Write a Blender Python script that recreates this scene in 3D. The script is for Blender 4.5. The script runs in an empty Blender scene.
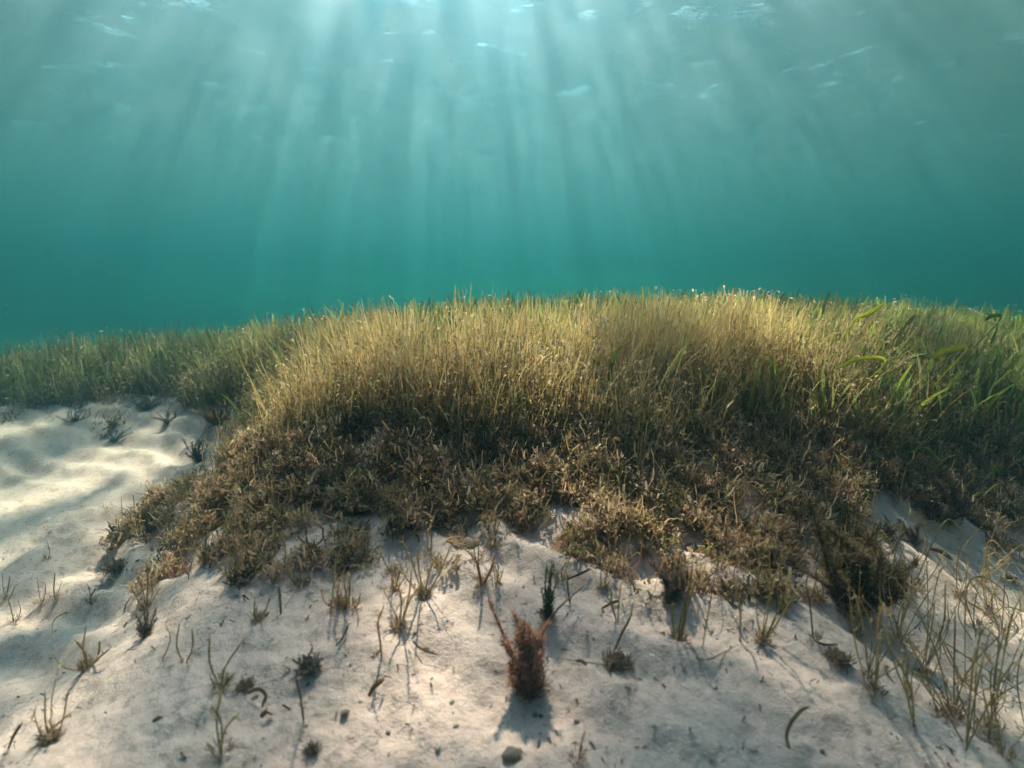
import bpy, bmesh, math, random
import numpy as np
from mathutils import Vector, noise
R = math.radians
rng = np.random.default_rng(7); random.seed(7)
SC = bpy.context.scene
COL = SC.collection

# ------------------------------------------------------------------ camera
PITCH = R(8.4); CAMZ = 0.0; FPX = 569.0
cam = bpy.data.cameras.new('camera'); cam.lens = FPX / 1024 * 36; cam.sensor_width = 36
cam.clip_start = 0.02; cam.clip_end = 400
cam.dof.use_dof = True; cam.dof.focus_distance = 1.55; cam.dof.aperture_fstop = 3.4
camo = bpy.data.objects.new('camera', cam); COL.objects.link(camo)
camo.location = (0, 0, CAMZ); camo.rotation_euler = (math.pi / 2 - PITCH, 0, 0)
SC.camera = camo

# ------------------------------------------------------------------ sky and sun
SUN_EL = R(50); SUN_AZ = R(-6)          # azimuth from +Y, negative = to the left
w = bpy.data.worlds.new('World'); SC.world = w; w.use_nodes = True
nt = w.node_tree; nt.nodes.clear()
sky = nt.nodes.new('ShaderNodeTexSky'); sky.sky_type = 'NISHITA'; sky.sun_disc = False
sky.sun_elevation = SUN_EL; sky.sun_rotation = SUN_AZ
bg = nt.nodes.new('ShaderNodeBackground'); bg.inputs['Strength'].default_value = 0.065
wo = nt.nodes.new('ShaderNodeOutputWorld')
nt.links.new(sky.outputs[0], bg.inputs[0]); nt.links.new(bg.outputs[0], wo.inputs[0])
sun = bpy.data.lights.new('sun', 'SUN'); sun.energy = 5.0; sun.angle = R(0.9); sun.color = (1.0, 0.68, 0.61)
suno = bpy.data.objects.new('sun', sun); COL.objects.link(suno)
suno.location = (0, 4, 8)
sd = Vector((math.sin(SUN_AZ) * math.cos(SUN_EL), math.cos(SUN_AZ) * math.cos(SUN_EL), math.sin(SUN_EL)))
suno.rotation_euler = sd.to_track_quat('Z', 'Y').to_euler()
SC.view_settings.view_transform = 'Standard'; SC.view_settings.look = 'None'
SC.view_settings.exposure = 3.22; SC.view_settings.gamma = 1.0
cy = SC.cycles
cy.max_bounces = 8; cy.diffuse_bounces = 3; cy.glossy_bounces = 2; cy.transmission_bounces = 4
cy.transparent_max_bounces = 12; cy.volume_bounces = 2
cy.caustics_reflective = False; cy.caustics_refractive = False
cy.sample_clamp_indirect = 6.0; cy.use_denoising = True

# ------------------------------------------------------------------ node helper
def material(name):
    m = bpy.data.materials.new(name); m.use_nodes = True
    m.node_tree.nodes.clear(); return m
class NT:
    def __init__(s, m): s.t = m.node_tree
    def n(s, typ, **kw):
        nd = s.t.nodes.new('ShaderNode' + typ)
        for k, v in kw.items():
            if k.startswith('i_'):
                key = k[2:]; nd.inputs[int(key) if key.isdigit() else key.replace('_', ' ')].default_value = v
            else: setattr(nd, k, v)
        return nd
    def l(s, a, b): s.t.links.new(a, b)
    def noise(s, vec, scale, detail=4, rough=.55, dist=0.):
        nd = s.n('TexNoise'); nd.inputs['Scale'].default_value = scale; nd.inputs['Detail'].default_value = detail
        nd.inputs['Roughness'].default_value = rough; nd.inputs['Distortion'].default_value = dist
        if vec is not None: s.l(vec, nd.inputs['Vector'])
        return nd.outputs['Fac']
    def math(s, op, a, b=None, clamp=False):
        nd = s.n('Math', operation=op); nd.use_clamp = clamp
        for i, x in enumerate((a, b)):
            if x is None: continue
            if isinstance(x, (int, float)): nd.inputs[i].default_value = x
            else: s.l(x, nd.inputs[i])
        return nd.outputs[0]
    def rng(s, v, a, b, c, d):
        nd = s.n('MapRange'); nd.clamp = True
        for i, x in enumerate((a, b, c, d)): nd.inputs[i + 1].default_value = x
        s.l(v, nd.inputs[0]); return nd.outputs[0]
    def ramp(s, v, stops):
        nd = s.n('ValToRGB'); e = nd.color_ramp.elements
        while len(e) < len(stops): e.new(.5)
        for k, (p, c) in enumerate(stops): e[k].position = p; e[k].color = (*c, 1)
        s.l(v, nd.inputs[0]); return nd.outputs[0]
    def mix(s, f, a, b, mode='MIX'):
        nd = s.n('MixRGB', blend_type=mode)
        for i, x in enumerate((f, a, b)):
            if isinstance(x, (int, float)): nd.inputs[i].default_value = x
            elif isinstance(x, tuple): nd.inputs[i].default_value = (*x, 1)
            else: s.l(x, nd.inputs[i])
        return nd.outputs[0]

# ------------------------------------------------------------------ terrain height
def ray(px, py):
    u = (px - 512) / FPX; v = (384 - py) / FPX; c, s = math.cos(PITCH), math.sin(PITCH)
    return np.array((u, c + v * s, -s + v * c))
_ctl = []
def C(px, py, Y):
    d = ray(px, py); _ctl.append((d[0] / d[1] * Y, Y, d[2] / d[1] * Y))
def P(x, y, z): _ctl.append((x, y, z))
# the sandy spur in front
for a in ((512,768,.61),(512,650,.77),(512,560,1.02),(300,768,.60),(330,650,.77),(700,768,.60),(700,650,.77),(880,768,.62),
          (350,560,1.03),(680,560,1.02),(512,520,1.13),(150,705,.68),(85,752,.62),(250,560,1.07),(800,580,1.0),(850,690,.71),
          (200,620,.88),
          # scarp
          (300,545,1.10),(750,545,1.10),(512,450,1.36),(400,450,1.36),(640,450,1.38),(780,455,1.42),(300,450,1.40),
          (512,420,1.50),(400,420,1.50),(650,420,1.52),(300,425,1.55),(800,430,1.6),
          # left lower sand
          (0,410,3.0),(0,500,1.95),(0,600,1.35),(0,700,.98),(100,600,1.25),(60,680,.93),(150,580,1.28),(200,450,2.15),(100,450,2.4),
          (200,500,1.50),(120,402,2.9),(60,520,1.75),(250,445,1.65),(140,545,1.5),(225,425,2.3),
          # right lower sand and grassy hollow
          (1000,720,.85),(1000,600,1.2),(960,550,1.4),(940,490,1.66),(1015,520,1.6),(930,445,1.82),(1010,455,1.78),(900,380,2.2),
          (930,680,.85),(900,600,1.12),(850,500,1.36),(880,440,1.66)): C(*a)
for a in ((0,2.1,-.315),(-.6,2.1,-.34),(.7,2.1,-.315),(0,3,-.30),(1.4,3,-.31),(-1.2,2.8,-.375),(-2.9,3.5,-.56),(-3.6,4.5,-.70),(-1.8,3.8,-.44),(-5,6,-.85),
          (0,5,-.36),(2.6,3,-.36),(3,5,-.45),(5,5,-.55),(-8,8,-1.2),(0,9,-.75),(6,9,-1.0),(0,14,-1.3),(12,14,-1.7),(-12,14,-1.9),
          (2.2,1.2,-.85),(3.5,1.0,-.95),(-2.2,1.2,-.9),(-3.5,2.0,-.9),(-5,3,-1.0),(2.6,2.0,-.62),(4,2.4,-.7),
          (0,.2,-.575),(-.8,.35,-.66),(.8,.35,-.62),(0,-1,-.7),(-2,-1,-.95),(2,-1,-.95),(0,-4,-1.1),(6,0,-1.2),(-6,0,-1.3),(8,5,-1.0)): P(*a)
_c = np.array(_ctl); _e = .10
def _phi(r2): return np.sqrt(r2 + _e * _e)
_n = len(_c)
_A = np.zeros((_n + 3, _n + 3))
_A[:_n, :_n] = _phi(((_c[:, None, :2] - _c[None, :, :2]) ** 2).sum(-1)) - np.eye(_n) * .05
_A[:_n, _n] = 1; _A[:_n, _n + 1:] = _c[:, :2]; _A[_n:, :_n] = _A[:_n, _n:].T
_w = np.linalg.solve(_A, np.concatenate((_c[:, 2], np.zeros(3))))
def hbase(x, y):
    x = np.asarray(x, float); y = np.asarray(y, float); sh = x.shape; x = x.ravel(); y = y.ravel()
    r = np.hypot(x, y - 3); k = np.where(r > 13, 13 / np.maximum(r, 1e-6), 1)
    xx = x * k; yy = 3 + (y - 3) * k
    out = np.full(x.shape, _w[_n]) + _w[_n + 1] * xx + _w[_n + 2] * yy
    for i in range(_n): out += _w[i] * _phi((xx - _c[i, 0]) ** 2 + (yy - _c[i, 1]) ** 2)
    return out.reshape(sh)
# cheap value noise (numpy), used for relief, patches and scatter masks
_perm = rng.random((256, 256))
def vnoise(x, y, s, seed=0):
    x = np.asarray(x) * s + seed * 17.3; y = np.asarray(y) * s + seed * 9.7
    xi = np.floor(x).astype(int); yi = np.floor(y).astype(int); fx = x - xi; fy = y - yi
    fx = fx * fx * fx * (fx * (fx * 6 - 15) + 10); fy = fy * fy * fy * (fy * (fy * 6 - 15) + 10)
    g = lambda i, j: _perm[(xi + i) % 256, (yi + j) % 256]
    return (g(0,0)*(1-fx)+g(1,0)*fx)*(1-fy)+(g(0,1)*(1-fx)+g(1,1)*fx)*fy
def fbm(x, y, s, seed=0, o=4):
    t = 0; a = .5; n = 0
    for k in range(o): t = t + a * vnoise(x, y, s * 2 ** k, seed + k * 3); n += a; a *= .5
    return t / n
def height(x, y):
    x = np.asarray(x, float); y = np.asarray(y, float)
    h = hbase(x, y)
    h = h + .035 * (fbm(x, y, 2.1, 1) - .5) + .026 * (fbm(x, y, 7, 5, 3) - .5)
    u = x * .55 + y * .85 + .10 * (fbm(x, y, 3, 9, 2) - .5)      # faint current ripples across the sand
    amp = np.clip(fbm(x, y, 1.6, 12, 2) * 2.4 - .75, 0, 1)
    h = h + .011 * amp * np.sin(u * 2 * math.pi / .13 + 3 * fbm(x, y, 4, 15, 2))
    h = h + .018 * (fbm(x, y, 16, 20, 3) - .5) + .009 * (fbm(x, y, 45, 23, 3) - .5)   # pits and trampled lumps
    return h
def at(px, py):
    """the point of the seabed seen at a pixel of the photograph"""
    d = ray(px, py); t = np.concatenate((np.linspace(.3, 3, 1400), np.linspace(3, 12, 900)))
    z = d[2] * t - height(d[0] * t, d[1] * t)
    k = int(np.argmax(z < 0)) if (z < 0).any() else len(t) - 1
    return Vector((d[0] * t[k], d[1] * t[k], float(height(d[0] * t[k], d[1] * t[k]))))

def project(x, y, z):
    c, s_ = math.cos(PITCH), math.sin(PITCH); f = y * c - z * s_; v = y * s_ + z * c
    f = np.where(f > .05, f, .05); return 512 + FPX * x / f, 384 - FPX * v / f
# where the meadow stands: behind its front edge (ground metres)
FX = np.array((-9, -5, -2.7, -2.0, -1.16, -.84, -.60, -.3, 0, .4, .72, 1.08, 1.33, 1.6, 2.5, 6, 9))
FY = np.array((4.6, 3.4, 3.02, 2.95, 2.40, 1.85, 1.45, 1.38, 1.37, 1.38, 1.44, 1.68, 1.80, 1.80, 2.0, 3, 4))
def front(x): return np.interp(x, FX, FY)
def in_meadow(x, y, soft=.06):
    e = y - front(x) + .42 * (fbm(x, y, 3.0, 31, 4) - .5)
    return np.clip(e / soft, 0, 1)
SCARP = [(262,428),(238,452),(225,490),(165,508),(108,568),(150,575),(205,560),(255,582),(330,552),(365,560),(400,585),(470,560),(520,530),(585,556),(650,590),
         (690,565),(740,580),(790,570),(868,606),(890,585),(868,545),(842,505),(870,480),(905,498),(960,500),(990,525),(1060,530),(1060,430),(900,425),(800,430),(512,420),(300,420)]
def in_poly(px, py, poly):
    ins = np.zeros(np.shape(px), bool); n = len(poly)
    for i in range(n):
        x1, y1 = poly[i]; x2, y2 = poly[(i + 1) % n]
        if y1 == y2: continue
        hit = ((y1 > py) != (y2 > py)) & (px < (x2 - x1) * (py - y1) / (y2 - y1) + x1)
        ins ^= hit
    return ins
def in_scarp(x, y):
    px, py = project(x, y, height(x, y))
    j = 75 * (fbm(x, y, 5, 41, 4) - .5); k = 40 * (fbm(x, y, 8, 44, 4) - .5)
    full = in_poly(px + j, py + k, SCARP); low = in_poly(px + j, py + k - 26, SCARP)
    holes = fbm(x, y, 9, 47, 4); thin = np.clip((py - 470) / 90, 0, 1)
    dens = np.clip((holes - (.27 + .30 * thin)) * 6, .03, 1) * full + (low & ~full) * np.clip((holes - .52) * 5, 0, .6)
    return dens * ((y < 3.2) & (y > .3))

def mesh_obj(name, V, F, mat, parent=None, cols=None, smooth=True, uv=None):
    me = bpy.data.meshes.new(name)
    V = np.asarray(V, np.float32); F = np.asarray(F, np.int32); k = F.shape[1]
    me.vertices.add(len(V)); me.vertices.foreach_set('co', V.ravel())
    me.loops.add(F.size); me.loops.foreach_set('vertex_index', F.ravel())
    me.polygons.add(len(F)); me.polygons.foreach_set('loop_start', np.arange(0, F.size, k, dtype=np.int32))
    try: me.polygons.foreach_set('loop_total', np.full(len(F), k, np.int32))
    except Exception: pass
    if smooth: me.polygons.foreach_set('use_smooth', np.ones(len(F), bool))
    if cols is not None:
        ca = me.color_attributes.new('tint', 'FLOAT_COLOR', 'POINT')
        c4 = np.ones((len(V), 4), np.float32); c4[:, :3] = cols; ca.data.foreach_set('color', c4.ravel())
    me.update(calc_edges=True); me.validate()
    if mat: me.materials.append(mat)
    o = bpy.data.objects.new(name, me); COL.objects.link(o)
    if parent: o.parent = parent
    return o
def tag(o, label=None, cat=None, group=None, kind=None):
    if label: o['label'] = label
    if cat: o['category'] = cat
    if group: o['group'] = group
    if kind: o['kind'] = kind
    return o

# ------------------------------------------------------------------ seabed
SURF = 3.4
m = material('sand'); N = NT(m)
geo = N.n('NewGeometry'); pos = geo.outputs['Position']
c1 = N.noise(pos, 3.0, 5, .6); c2 = N.noise(pos, 40, 4, .65); c3 = N.noise(pos, 420, 2, .6)
base = N.ramp(c1, [(.30, (.53, .365, .315)), (.70, (.63, .45, .39))])
base = N.mix(N.rng(c2, .54, .68, 0, .65), base, (.27, .225, .18))
base = N.mix(N.rng(c3, .60, .72, 0, .55), base, (.20, .16, .125))
base = N.mix(N.rng(c3, .40, .28, 0, .35), base, (.60, .55, .48))
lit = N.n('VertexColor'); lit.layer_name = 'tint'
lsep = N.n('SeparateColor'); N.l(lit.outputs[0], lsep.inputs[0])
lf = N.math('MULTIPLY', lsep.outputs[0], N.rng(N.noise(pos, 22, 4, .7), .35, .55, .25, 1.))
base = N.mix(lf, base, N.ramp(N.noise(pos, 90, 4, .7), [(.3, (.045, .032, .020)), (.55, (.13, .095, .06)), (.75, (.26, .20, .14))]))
bs = N.n('BsdfPrincipled', i_Roughness=.95); bs.inputs['Specular IOR Level'].default_value = .1
N.l(base, bs.inputs['Base Color'])
b1 = N.n('Bump', i_Strength=.7, i_Distance=.009); N.l(N.noise(pos, 60, 5, .65), b1.inputs['Height'])
b2 = N.n('Bump', i_Strength=.6, i_Distance=.0025); N.l(N.noise(pos, 380, 2, .6), b2.inputs['Height'])
N.l(b1.outputs[0], b2.inputs['Normal']); N.l(b2.outputs[0], bs.inputs['Normal'])
N.l(bs.outputs[0], N.n('OutputMaterial').inputs[0]); SAND = m
th = np.concatenate((np.linspace(-62, 62, 560), np.linspace(62, 298, 90)[1:-1])) * math.pi / 180
rr = np.concatenate(([.0], np.geomspace(.25, 6, 330), np.geomspace(6, 70, 40)[1:]))
TT, RR = np.meshgrid(th, rr)
X = RR * np.sin(TT); Y = RR * np.cos(TT); Z = height(X, Y)
nT, nR = len(th), len(rr)
I = np.arange(nR * nT).reshape(nR, nT)
J = np.roll(I, -1, axis=1)
F = np.stack((I[:-1], J[:-1], J[1:], I[1:]), -1).reshape(-1, 4)
F = F[:, ::-1]
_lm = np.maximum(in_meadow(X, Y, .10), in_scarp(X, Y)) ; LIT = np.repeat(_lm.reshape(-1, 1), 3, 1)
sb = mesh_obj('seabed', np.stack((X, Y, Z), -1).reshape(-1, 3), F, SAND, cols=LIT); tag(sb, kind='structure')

# ------------------------------------------------------------------ water surface, rippled, seen from below
m = material('water_surface'); N = NT(m)
tc = N.n('NewGeometry').outputs['Position']
wv = N.n('Mapping'); wv.inputs['Scale'].default_value = (1, 1, 0); wv.inputs['Location'].default_value = (3.7, 1.3, 0); N.l(tc, wv.inputs['Vector'])
warp = N.n('TexNoise'); warp.inputs['Scale'].default_value = .9; warp.inputs['Detail'].default_value = 3; N.l(wv.outputs[0], warp.inputs['Vector'])
wmix = N.n('VectorMath', operation='MULTIPLY_ADD'); wmix.inputs[1].default_value = (.7, .7, 0)
N.l(warp.outputs['Color'], wmix.inputs[0]); N.l(wv.outputs[0], wmix.inputs[2])
vo = N.n('TexVoronoi', feature='SMOOTH_F1'); vo.inputs['Scale'].default_value = 4.2; N.l(wmix.outputs[0], vo.inputs['Vector'])
big = N.noise(wv.outputs[0], 1.5, 3)
sun_pattern = N.math('MULTIPLY', N.rng(vo.outputs['Distance'], .30, .76, .11, 1.), N.rng(big, .42, .56, .46, 1.))   # painted transmission pattern, stands in for waves focusing the sun
wav = N.noise(wv.outputs[0], 2.2, 4, .5, .3)
chop = N.math('MULTIPLY', N.rng(N.noise(wv.outputs[0], 1.1, 2), .55, .67, 0, 1), N.noise(wv.outputs[0], 14.0, 2, .5, .6))
bump = N.n('Bump', i_Strength=1.0, i_Distance=.11); N.l(N.math('ADD', N.math('MULTIPLY', wav, .12), N.math('MULTIPLY', chop, .75)), bump.inputs['Height'])
fr = N.n('Fresnel', i_IOR=1.33); N.l(bump.outputs[0], fr.inputs['Normal'])
tr0 = N.n('BsdfTransparent'); N.l(N.mix(1., sun_pattern, (1., 1., 1.), 'MULTIPLY'), tr0.inputs[0])
tl = N.n('BsdfTranslucent'); tl.inputs[0].default_value = (1.0, .80, 1.0, 1)
tr = tr0
gl = N.n('BsdfGlossy', i_Roughness=.5); gl.inputs[0].default_value = (.9, .95, .95, 1); N.l(bump.outputs[0], gl.inputs['Normal'])
mx = N.n('MixShader'); N.l(fr.outputs[0], mx.inputs[0]); N.l(tr.outputs[0], mx.inputs[1]); N.l(gl.outputs[0], mx.inputs[2])
glow_mix = N.n('MixShader', i_0=.005); N.l(mx.outputs[0], glow_mix.inputs[1]); N.l(tl.outputs[0], glow_mix.inputs[2])   # lilac translucent share, added to imitate the pale glow overhead
N.l(glow_mix.outputs[0], N.n('OutputMaterial').inputs[0]); WATER = m
S = 68
ws = mesh_obj('water_surface', [(-S,-S,SURF),(S,-S,SURF),(S,S,SURF),(-S,S,SURF)], [(0,1,2,3)], WATER, smooth=False)
tag(ws, kind='structure')

# ------------------------------------------------------------------ the water itself, one even volume
m = material('haze'); N = NT(m)
pv = N.n('VolumePrincipled'); pv.inputs['Density Attribute'].default_value = ''
pv.inputs['Color'].default_value = (.095, .285, .41, 1); pv.inputs['Absorption Color'].default_value = (0, .34, .17, 1)
pv.inputs['Density'].default_value = .14; pv.inputs['Anisotropy'].default_value = .90
N.l(pv.outputs[0], N.n('OutputMaterial').inputs['Volume'])
bm = bmesh.new(); bmesh.ops.create_cube(bm, size=1)
for v in bm.verts: v.co = (v.co.x * 150, v.co.y * 150, (-4.2 if v.co.z < 0 else SURF + .05))
me = bpy.data.meshes.new('haze'); bm.to_mesh(me); bm.free(); me.materials.append(m)
hz = bpy.data.objects.new('haze', me); COL.objects.link(hz); tag(hz, kind='stuff')

# ------------------------------------------------------------------ added scattering volume under the surface, put in for the bright glow
m = material('glow_layer'); N = NT(m)
pv = N.n('VolumePrincipled'); pv.inputs['Density Attribute'].default_value = ''
pv.inputs['Color'].default_value = (1, .86, 1, 1); pv.inputs['Absorption Color'].default_value = (1, 1, 1, 1)
pv.inputs['Density'].default_value = .12; pv.inputs['Anisotropy'].default_value = .92
N.l(pv.outputs[0], N.n('OutputMaterial').inputs['Volume'])
bm = bmesh.new(); bmesh.ops.create_cube(bm, size=1)
for v in bm.verts: v.co = (v.co.x * 130, v.co.y * 130, (SURF - .75 if v.co.z < 0 else SURF - .02))
me = bpy.data.meshes.new('glow_layer'); bm.to_mesh(me); bm.free(); me.materials.append(m)
bl = bpy.data.objects.new('glow_layer', me); COL.objects.link(bl); tag(bl, kind='stuff')

# ------------------------------------------------------------------ leaf materials
def leaf_mat(name, trans=.3, speck=.45, speckcol=(.46, .36, .24), rough=.7):
    m = material(name); N = NT(m)
    vc = N.n('VertexColor'); vc.layer_name = 'tint'
    pos = N.n('NewGeometry').outputs['Position']
    nz = N.noise(pos, 260, 3, .6)
    col = N.mix(N.rng(nz, .52, .66, 0, speck), vc.outputs[0], speckcol)          # pale crust growing on the leaves
    col = N.mix(N.rng(N.noise(pos, 700, 2, .6), .35, .65, 0., .5), col, N.mix(1., col, (.45, .42, .40), 'MULTIPLY'))
    d = N.n('BsdfPrincipled', i_Roughness=rough); d.inputs['Specular IOR Level'].default_value = .15; N.l(col, d.inputs['Base Color'])
    bp = N.n('Bump', i_Strength=.5, i_Distance=.001); N.l(nz, bp.inputs['Height']); N.l(bp.outputs[0], d.inputs['Normal'])
    t = N.n('BsdfTranslucent'); N.l(col, t.inputs[0])
    x = N.n('MixShader', i_0=trans); N.l(d.outputs[0], x.inputs[1]); N.l(t.outputs[0], x.inputs[2])
    N.l(x.outputs[0], N.n('OutputMaterial').inputs[0]); return m
NARROW = leaf_mat('narrow_leaf', .58); BROAD = leaf_mat('broad_leaf', .5, .25, (.40, .38, .22), .5)
CRUST = leaf_mat('crusted_leaf', .5, .6, (.50, .39, .29), .9); ALGA = leaf_mat('brown_alga', .42, .35, (.42, .27, .17), .9)

def ribbons(root, L, W, az, lean, curl, segs, side=None, prof=None, azk=None):
    """n curved ribbons growing from root; returns vertices, quads and s along each"""
    n = len(root); s = np.linspace(0, 1, segs + 1)
    th = lean[:, None] + curl[:, None] * s[None] ** 1.5
    a = az[:, None] + (0 if azk is None else azk[:, None] * s[None])
    d = np.stack((np.cos(a) * np.sin(th), np.sin(a) * np.sin(th), np.cos(th)), -1)
    step = (d[:, 1:] + d[:, :-1]) * .5 * (L[:, None, None] / segs)
    p = np.concatenate((root[:, None], root[:, None] + np.cumsum(step, 1)), 1)
    sd = az + math.pi / 2 if side is None else side
    sv = np.stack((np.cos(sd), np.sin(sd), np.zeros(n)), -1)[:, None]
    pr = (np.ones_like(s) if prof is None else np.interp(s, prof[0], prof[1]))
    w = sv * (W[:, None] * pr[None])[..., None] * .5
    V = np.stack((p - w, p + w), 2).reshape(-1, 3)
    b = (np.arange(n) * (segs + 1) * 2)[:, None] + np.arange(segs)[None] * 2
    F = np.stack((b, b + 1, b + 3, b + 2), -1).reshape(-1, 4)
    S = np.repeat(np.tile(s, n), 2)
    return V, F, S, p
def U(n, a, b): return rng.uniform(a, b, n)
def cat(parts):
    V, F, Cc = [], [], []; o = 0
    for v, f, c in parts: V.append(v); F.append(f + o); Cc.append(c); o += len(v)
    return np.concatenate(V), np.concatenate(F), np.concatenate(Cc)
def per_vert(c, segs): return np.repeat(c, (segs + 1) * 2, 0)
def lerp(a, b, t): return a + (b - a) * t
def A3(*c): return np.array(c, float)

OLIVE, TAN, GOLD, PALE, DARKB, GREEN, LIME, PINKT = (A3(.31,.28,.085), A3(.58,.385,.165), A3(.66,.47,.19), A3(.78,.60,.39),
     A3(.085,.052,.03), A3(.12,.18,.05), A3(.56,.60,.08), A3(.84,.50,.34))
def narrow_tint(x, y, n):
    g = np.clip((fbm(x, y, 2.4, 51, 3) - .42) * 5, 0, 1)[:, None]          # golden and olive stands
    gr = np.clip((x - .9) * .9 + (fbm(x, y, 1.7, 55, 2) - .5) * 1.6 + (y - 2.6) * .35 + np.clip(-.55 - x, 0, .6) * 1.8, 0, 1)[:, None]
    r = rng.random((n, 1)) ** .55
    c = lerp(lerp(OLIVE, TAN, r), lerp(TAN, GOLD, r), g)
    c = lerp(c, lerp(OLIVE, GREEN, r), .75 * gr)
    c = lerp(c, lerp(A3(.25, .28, .07), A3(.40, .39, .11), r), np.clip((y - front(x) - .75) * 1.2, 0, .55)[:, None])      # greener away from the crusted front
    lf = np.clip((-.55 - x) * .9, 0, 1)[:, None]; c = lerp(c, lerp(A3(.07, .095, .03), A3(.14, .15, .05), r), .85 * lf)   # a darker green stand on the left, its tint also imitating haze
    c = lerp(c, PALE, (rng.random((n, 1)) < .08) * .6)
    return c * U(n, .75, 1.2)[:, None]

def grow_narrow(x, y, hmul=1., segs=5):
    """the blades of narrow seagrass standing at x, y (three or four to a shoot), plus their crusted curled tips"""
    n = len(x); z = height(x, y) - .012
    root = np.stack((x, y, z), -1)
    patch = fbm(x, y, 2.0, 61, 3)
    edge = np.clip((y - front(x)) / .32, 0, 1)
    L = hmul * U(n, .14, .33) * (.66 + .6 * patch) * (.48 + .52 * edge) * (1 - .10 * np.clip((-.30 - x) / .5, 0, 1)) * (1 + .18 * np.clip(-1.1 - x, 0, 1))
    W = U(n, .0016, .0032) * np.clip(y / 1.7, 1, 2.0)
    az = U(n, 0, 6.283); az = np.where(rng.random(n) < .6, -1.4 + 4.5 * (fbm(x, y, 1.8, 64, 3) - .5) + U(n, -.7, .7), az)
    V, F, S, p = ribbons(root, L, W, az, U(n, .0, .34) ** 1.2, U(n, -.15, .6) + (rng.random(n) < .3) * U(n, .3, 1.5), segs, side=U(n, -1.0, 1.0), prof=((0, .5, .85, 1), (.9, 1, .95, .35)))
    c = narrow_tint(x, y, n)
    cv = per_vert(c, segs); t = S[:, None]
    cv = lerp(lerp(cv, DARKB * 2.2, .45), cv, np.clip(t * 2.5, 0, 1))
    out = [(V, F, cv)]
    k = np.where(rng.random(n) < .55)[0]; k = np.concatenate((k, np.where((edge < .9) & (y < 3))[0], np.where((edge < .6) & (y < 3))[0]))                                   # crusted, curled leaf ends
    j = rng.integers(1, segs + 1, len(k)); r2 = p[k, j]; m = len(k)
    V2, F2, S2, _ = ribbons(r2, U(m, .010, .028), U(m, .004, .0085) * np.clip(y[k] / 1.8, 1, 1.8), U(m, 0, 6.283), U(m, .3, 1.6), U(m, .5, 2.6), 2, side=U(m, 0, 6.283), prof=((0, .5, 1), (.6, 1, .5)))
    c2 = lerp(c[k], lerp(PALE, PINKT, rng.random((m, 1))), U(m, .15, .85)[:, None])
    out.append((V2, F2, per_vert(c2, 2)))
    return out

def scatter(n, x0, x1, y0, y1, keep):
    x = U(n, x0, x1); y = U(n, y0, y1)
    k = rng.random(n) < keep(x, y); return x[k], y[k]
def view(x, y, mx=1.02): return np.abs(x) < y * mx + .12

# ---- the meadow: what nobody could count
parts = []
gap = lambda x, y: np.clip((fbm(x, y, 5.5, 71, 3) - .30) * 6, .12, 1)
for (y0, y1, dens) in ((1.2, 2.0, 15000), (2.0, 2.8, 9000), (2.8, 4.0, 4300), (4.0, 6.0, 1500), (6.0, 9.0, 450)):
    xm = y1 * 1.02; n = int(dens * 2 * xm * (y1 - y0))
    x, y = scatter(n, -xm, xm, y0, y1, lambda x, y: view(x, y) * (in_meadow(x, y) > rng.random(len(x))) * gap(x, y))
    parts += grow_narrow(x, y, segs=5 if y0 < 2.8 else 3)
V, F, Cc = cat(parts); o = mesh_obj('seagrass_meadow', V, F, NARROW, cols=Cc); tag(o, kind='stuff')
print('meadow tris', len(F) * 2)

# broad green leaves mixed in at the right and along the crest
def broad_keep(x, y):
    return np.clip((x - .30) * 1.1, 0, 1) * np.clip((fbm(x, y, 2.2, 81, 2) - .25) * 3, .1, 1) + .70 * (y > 1.9) * np.clip((x + .9) * .9, .15, 1)
parts = []
for (y0, y1, dens) in ((1.4, 2.4, 1300), (2.4, 3.6, 1000), (3.6, 5.5, 330)):
    xm = y1 * 1.02; n = int(dens * 2 * xm * (y1 - y0))
    x, y = scatter(n, -xm, xm, y0, y1, lambda x, y: view(x, y) * (in_meadow(x, y) > .5) * np.clip(broad_keep(x, y), 0, 1))
    n = len(x); r = rng.random((n, 1))
    az = U(n, 0, 6.283)
    V, F, S, p = ribbons(np.stack((x, y, height(x, y) - .01), -1), U(n, .15, .27) * (1 + .35 * np.clip((y - front(x) - .3) * 2, 0, 1)), U(n, .0065, .0125), az, U(n, .0, .3), U(n, .0, .9), 6, side=U(n, -.9, .9), prof=((0, .4, .85, 1), (.7, 1, .9, .35)))
    c = lerp(GREEN, A3(.32, .33, .08), r); c = lerp(c, LIME, (rng.random((n, 1)) < .28) * U(n, .4, 1.)[:, None]); c = lerp(c, PALE * .9, (rng.random((n, 1)) < .08) * .7)
    parts.append((V, F, per_vert(c, 6)))
V, F, Cc = cat(parts); o = mesh_obj('broad_seagrass', V, F, BROAD, cols=Cc); tag(o, kind='stuff')
print('broad', len(F) * 2)

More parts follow.
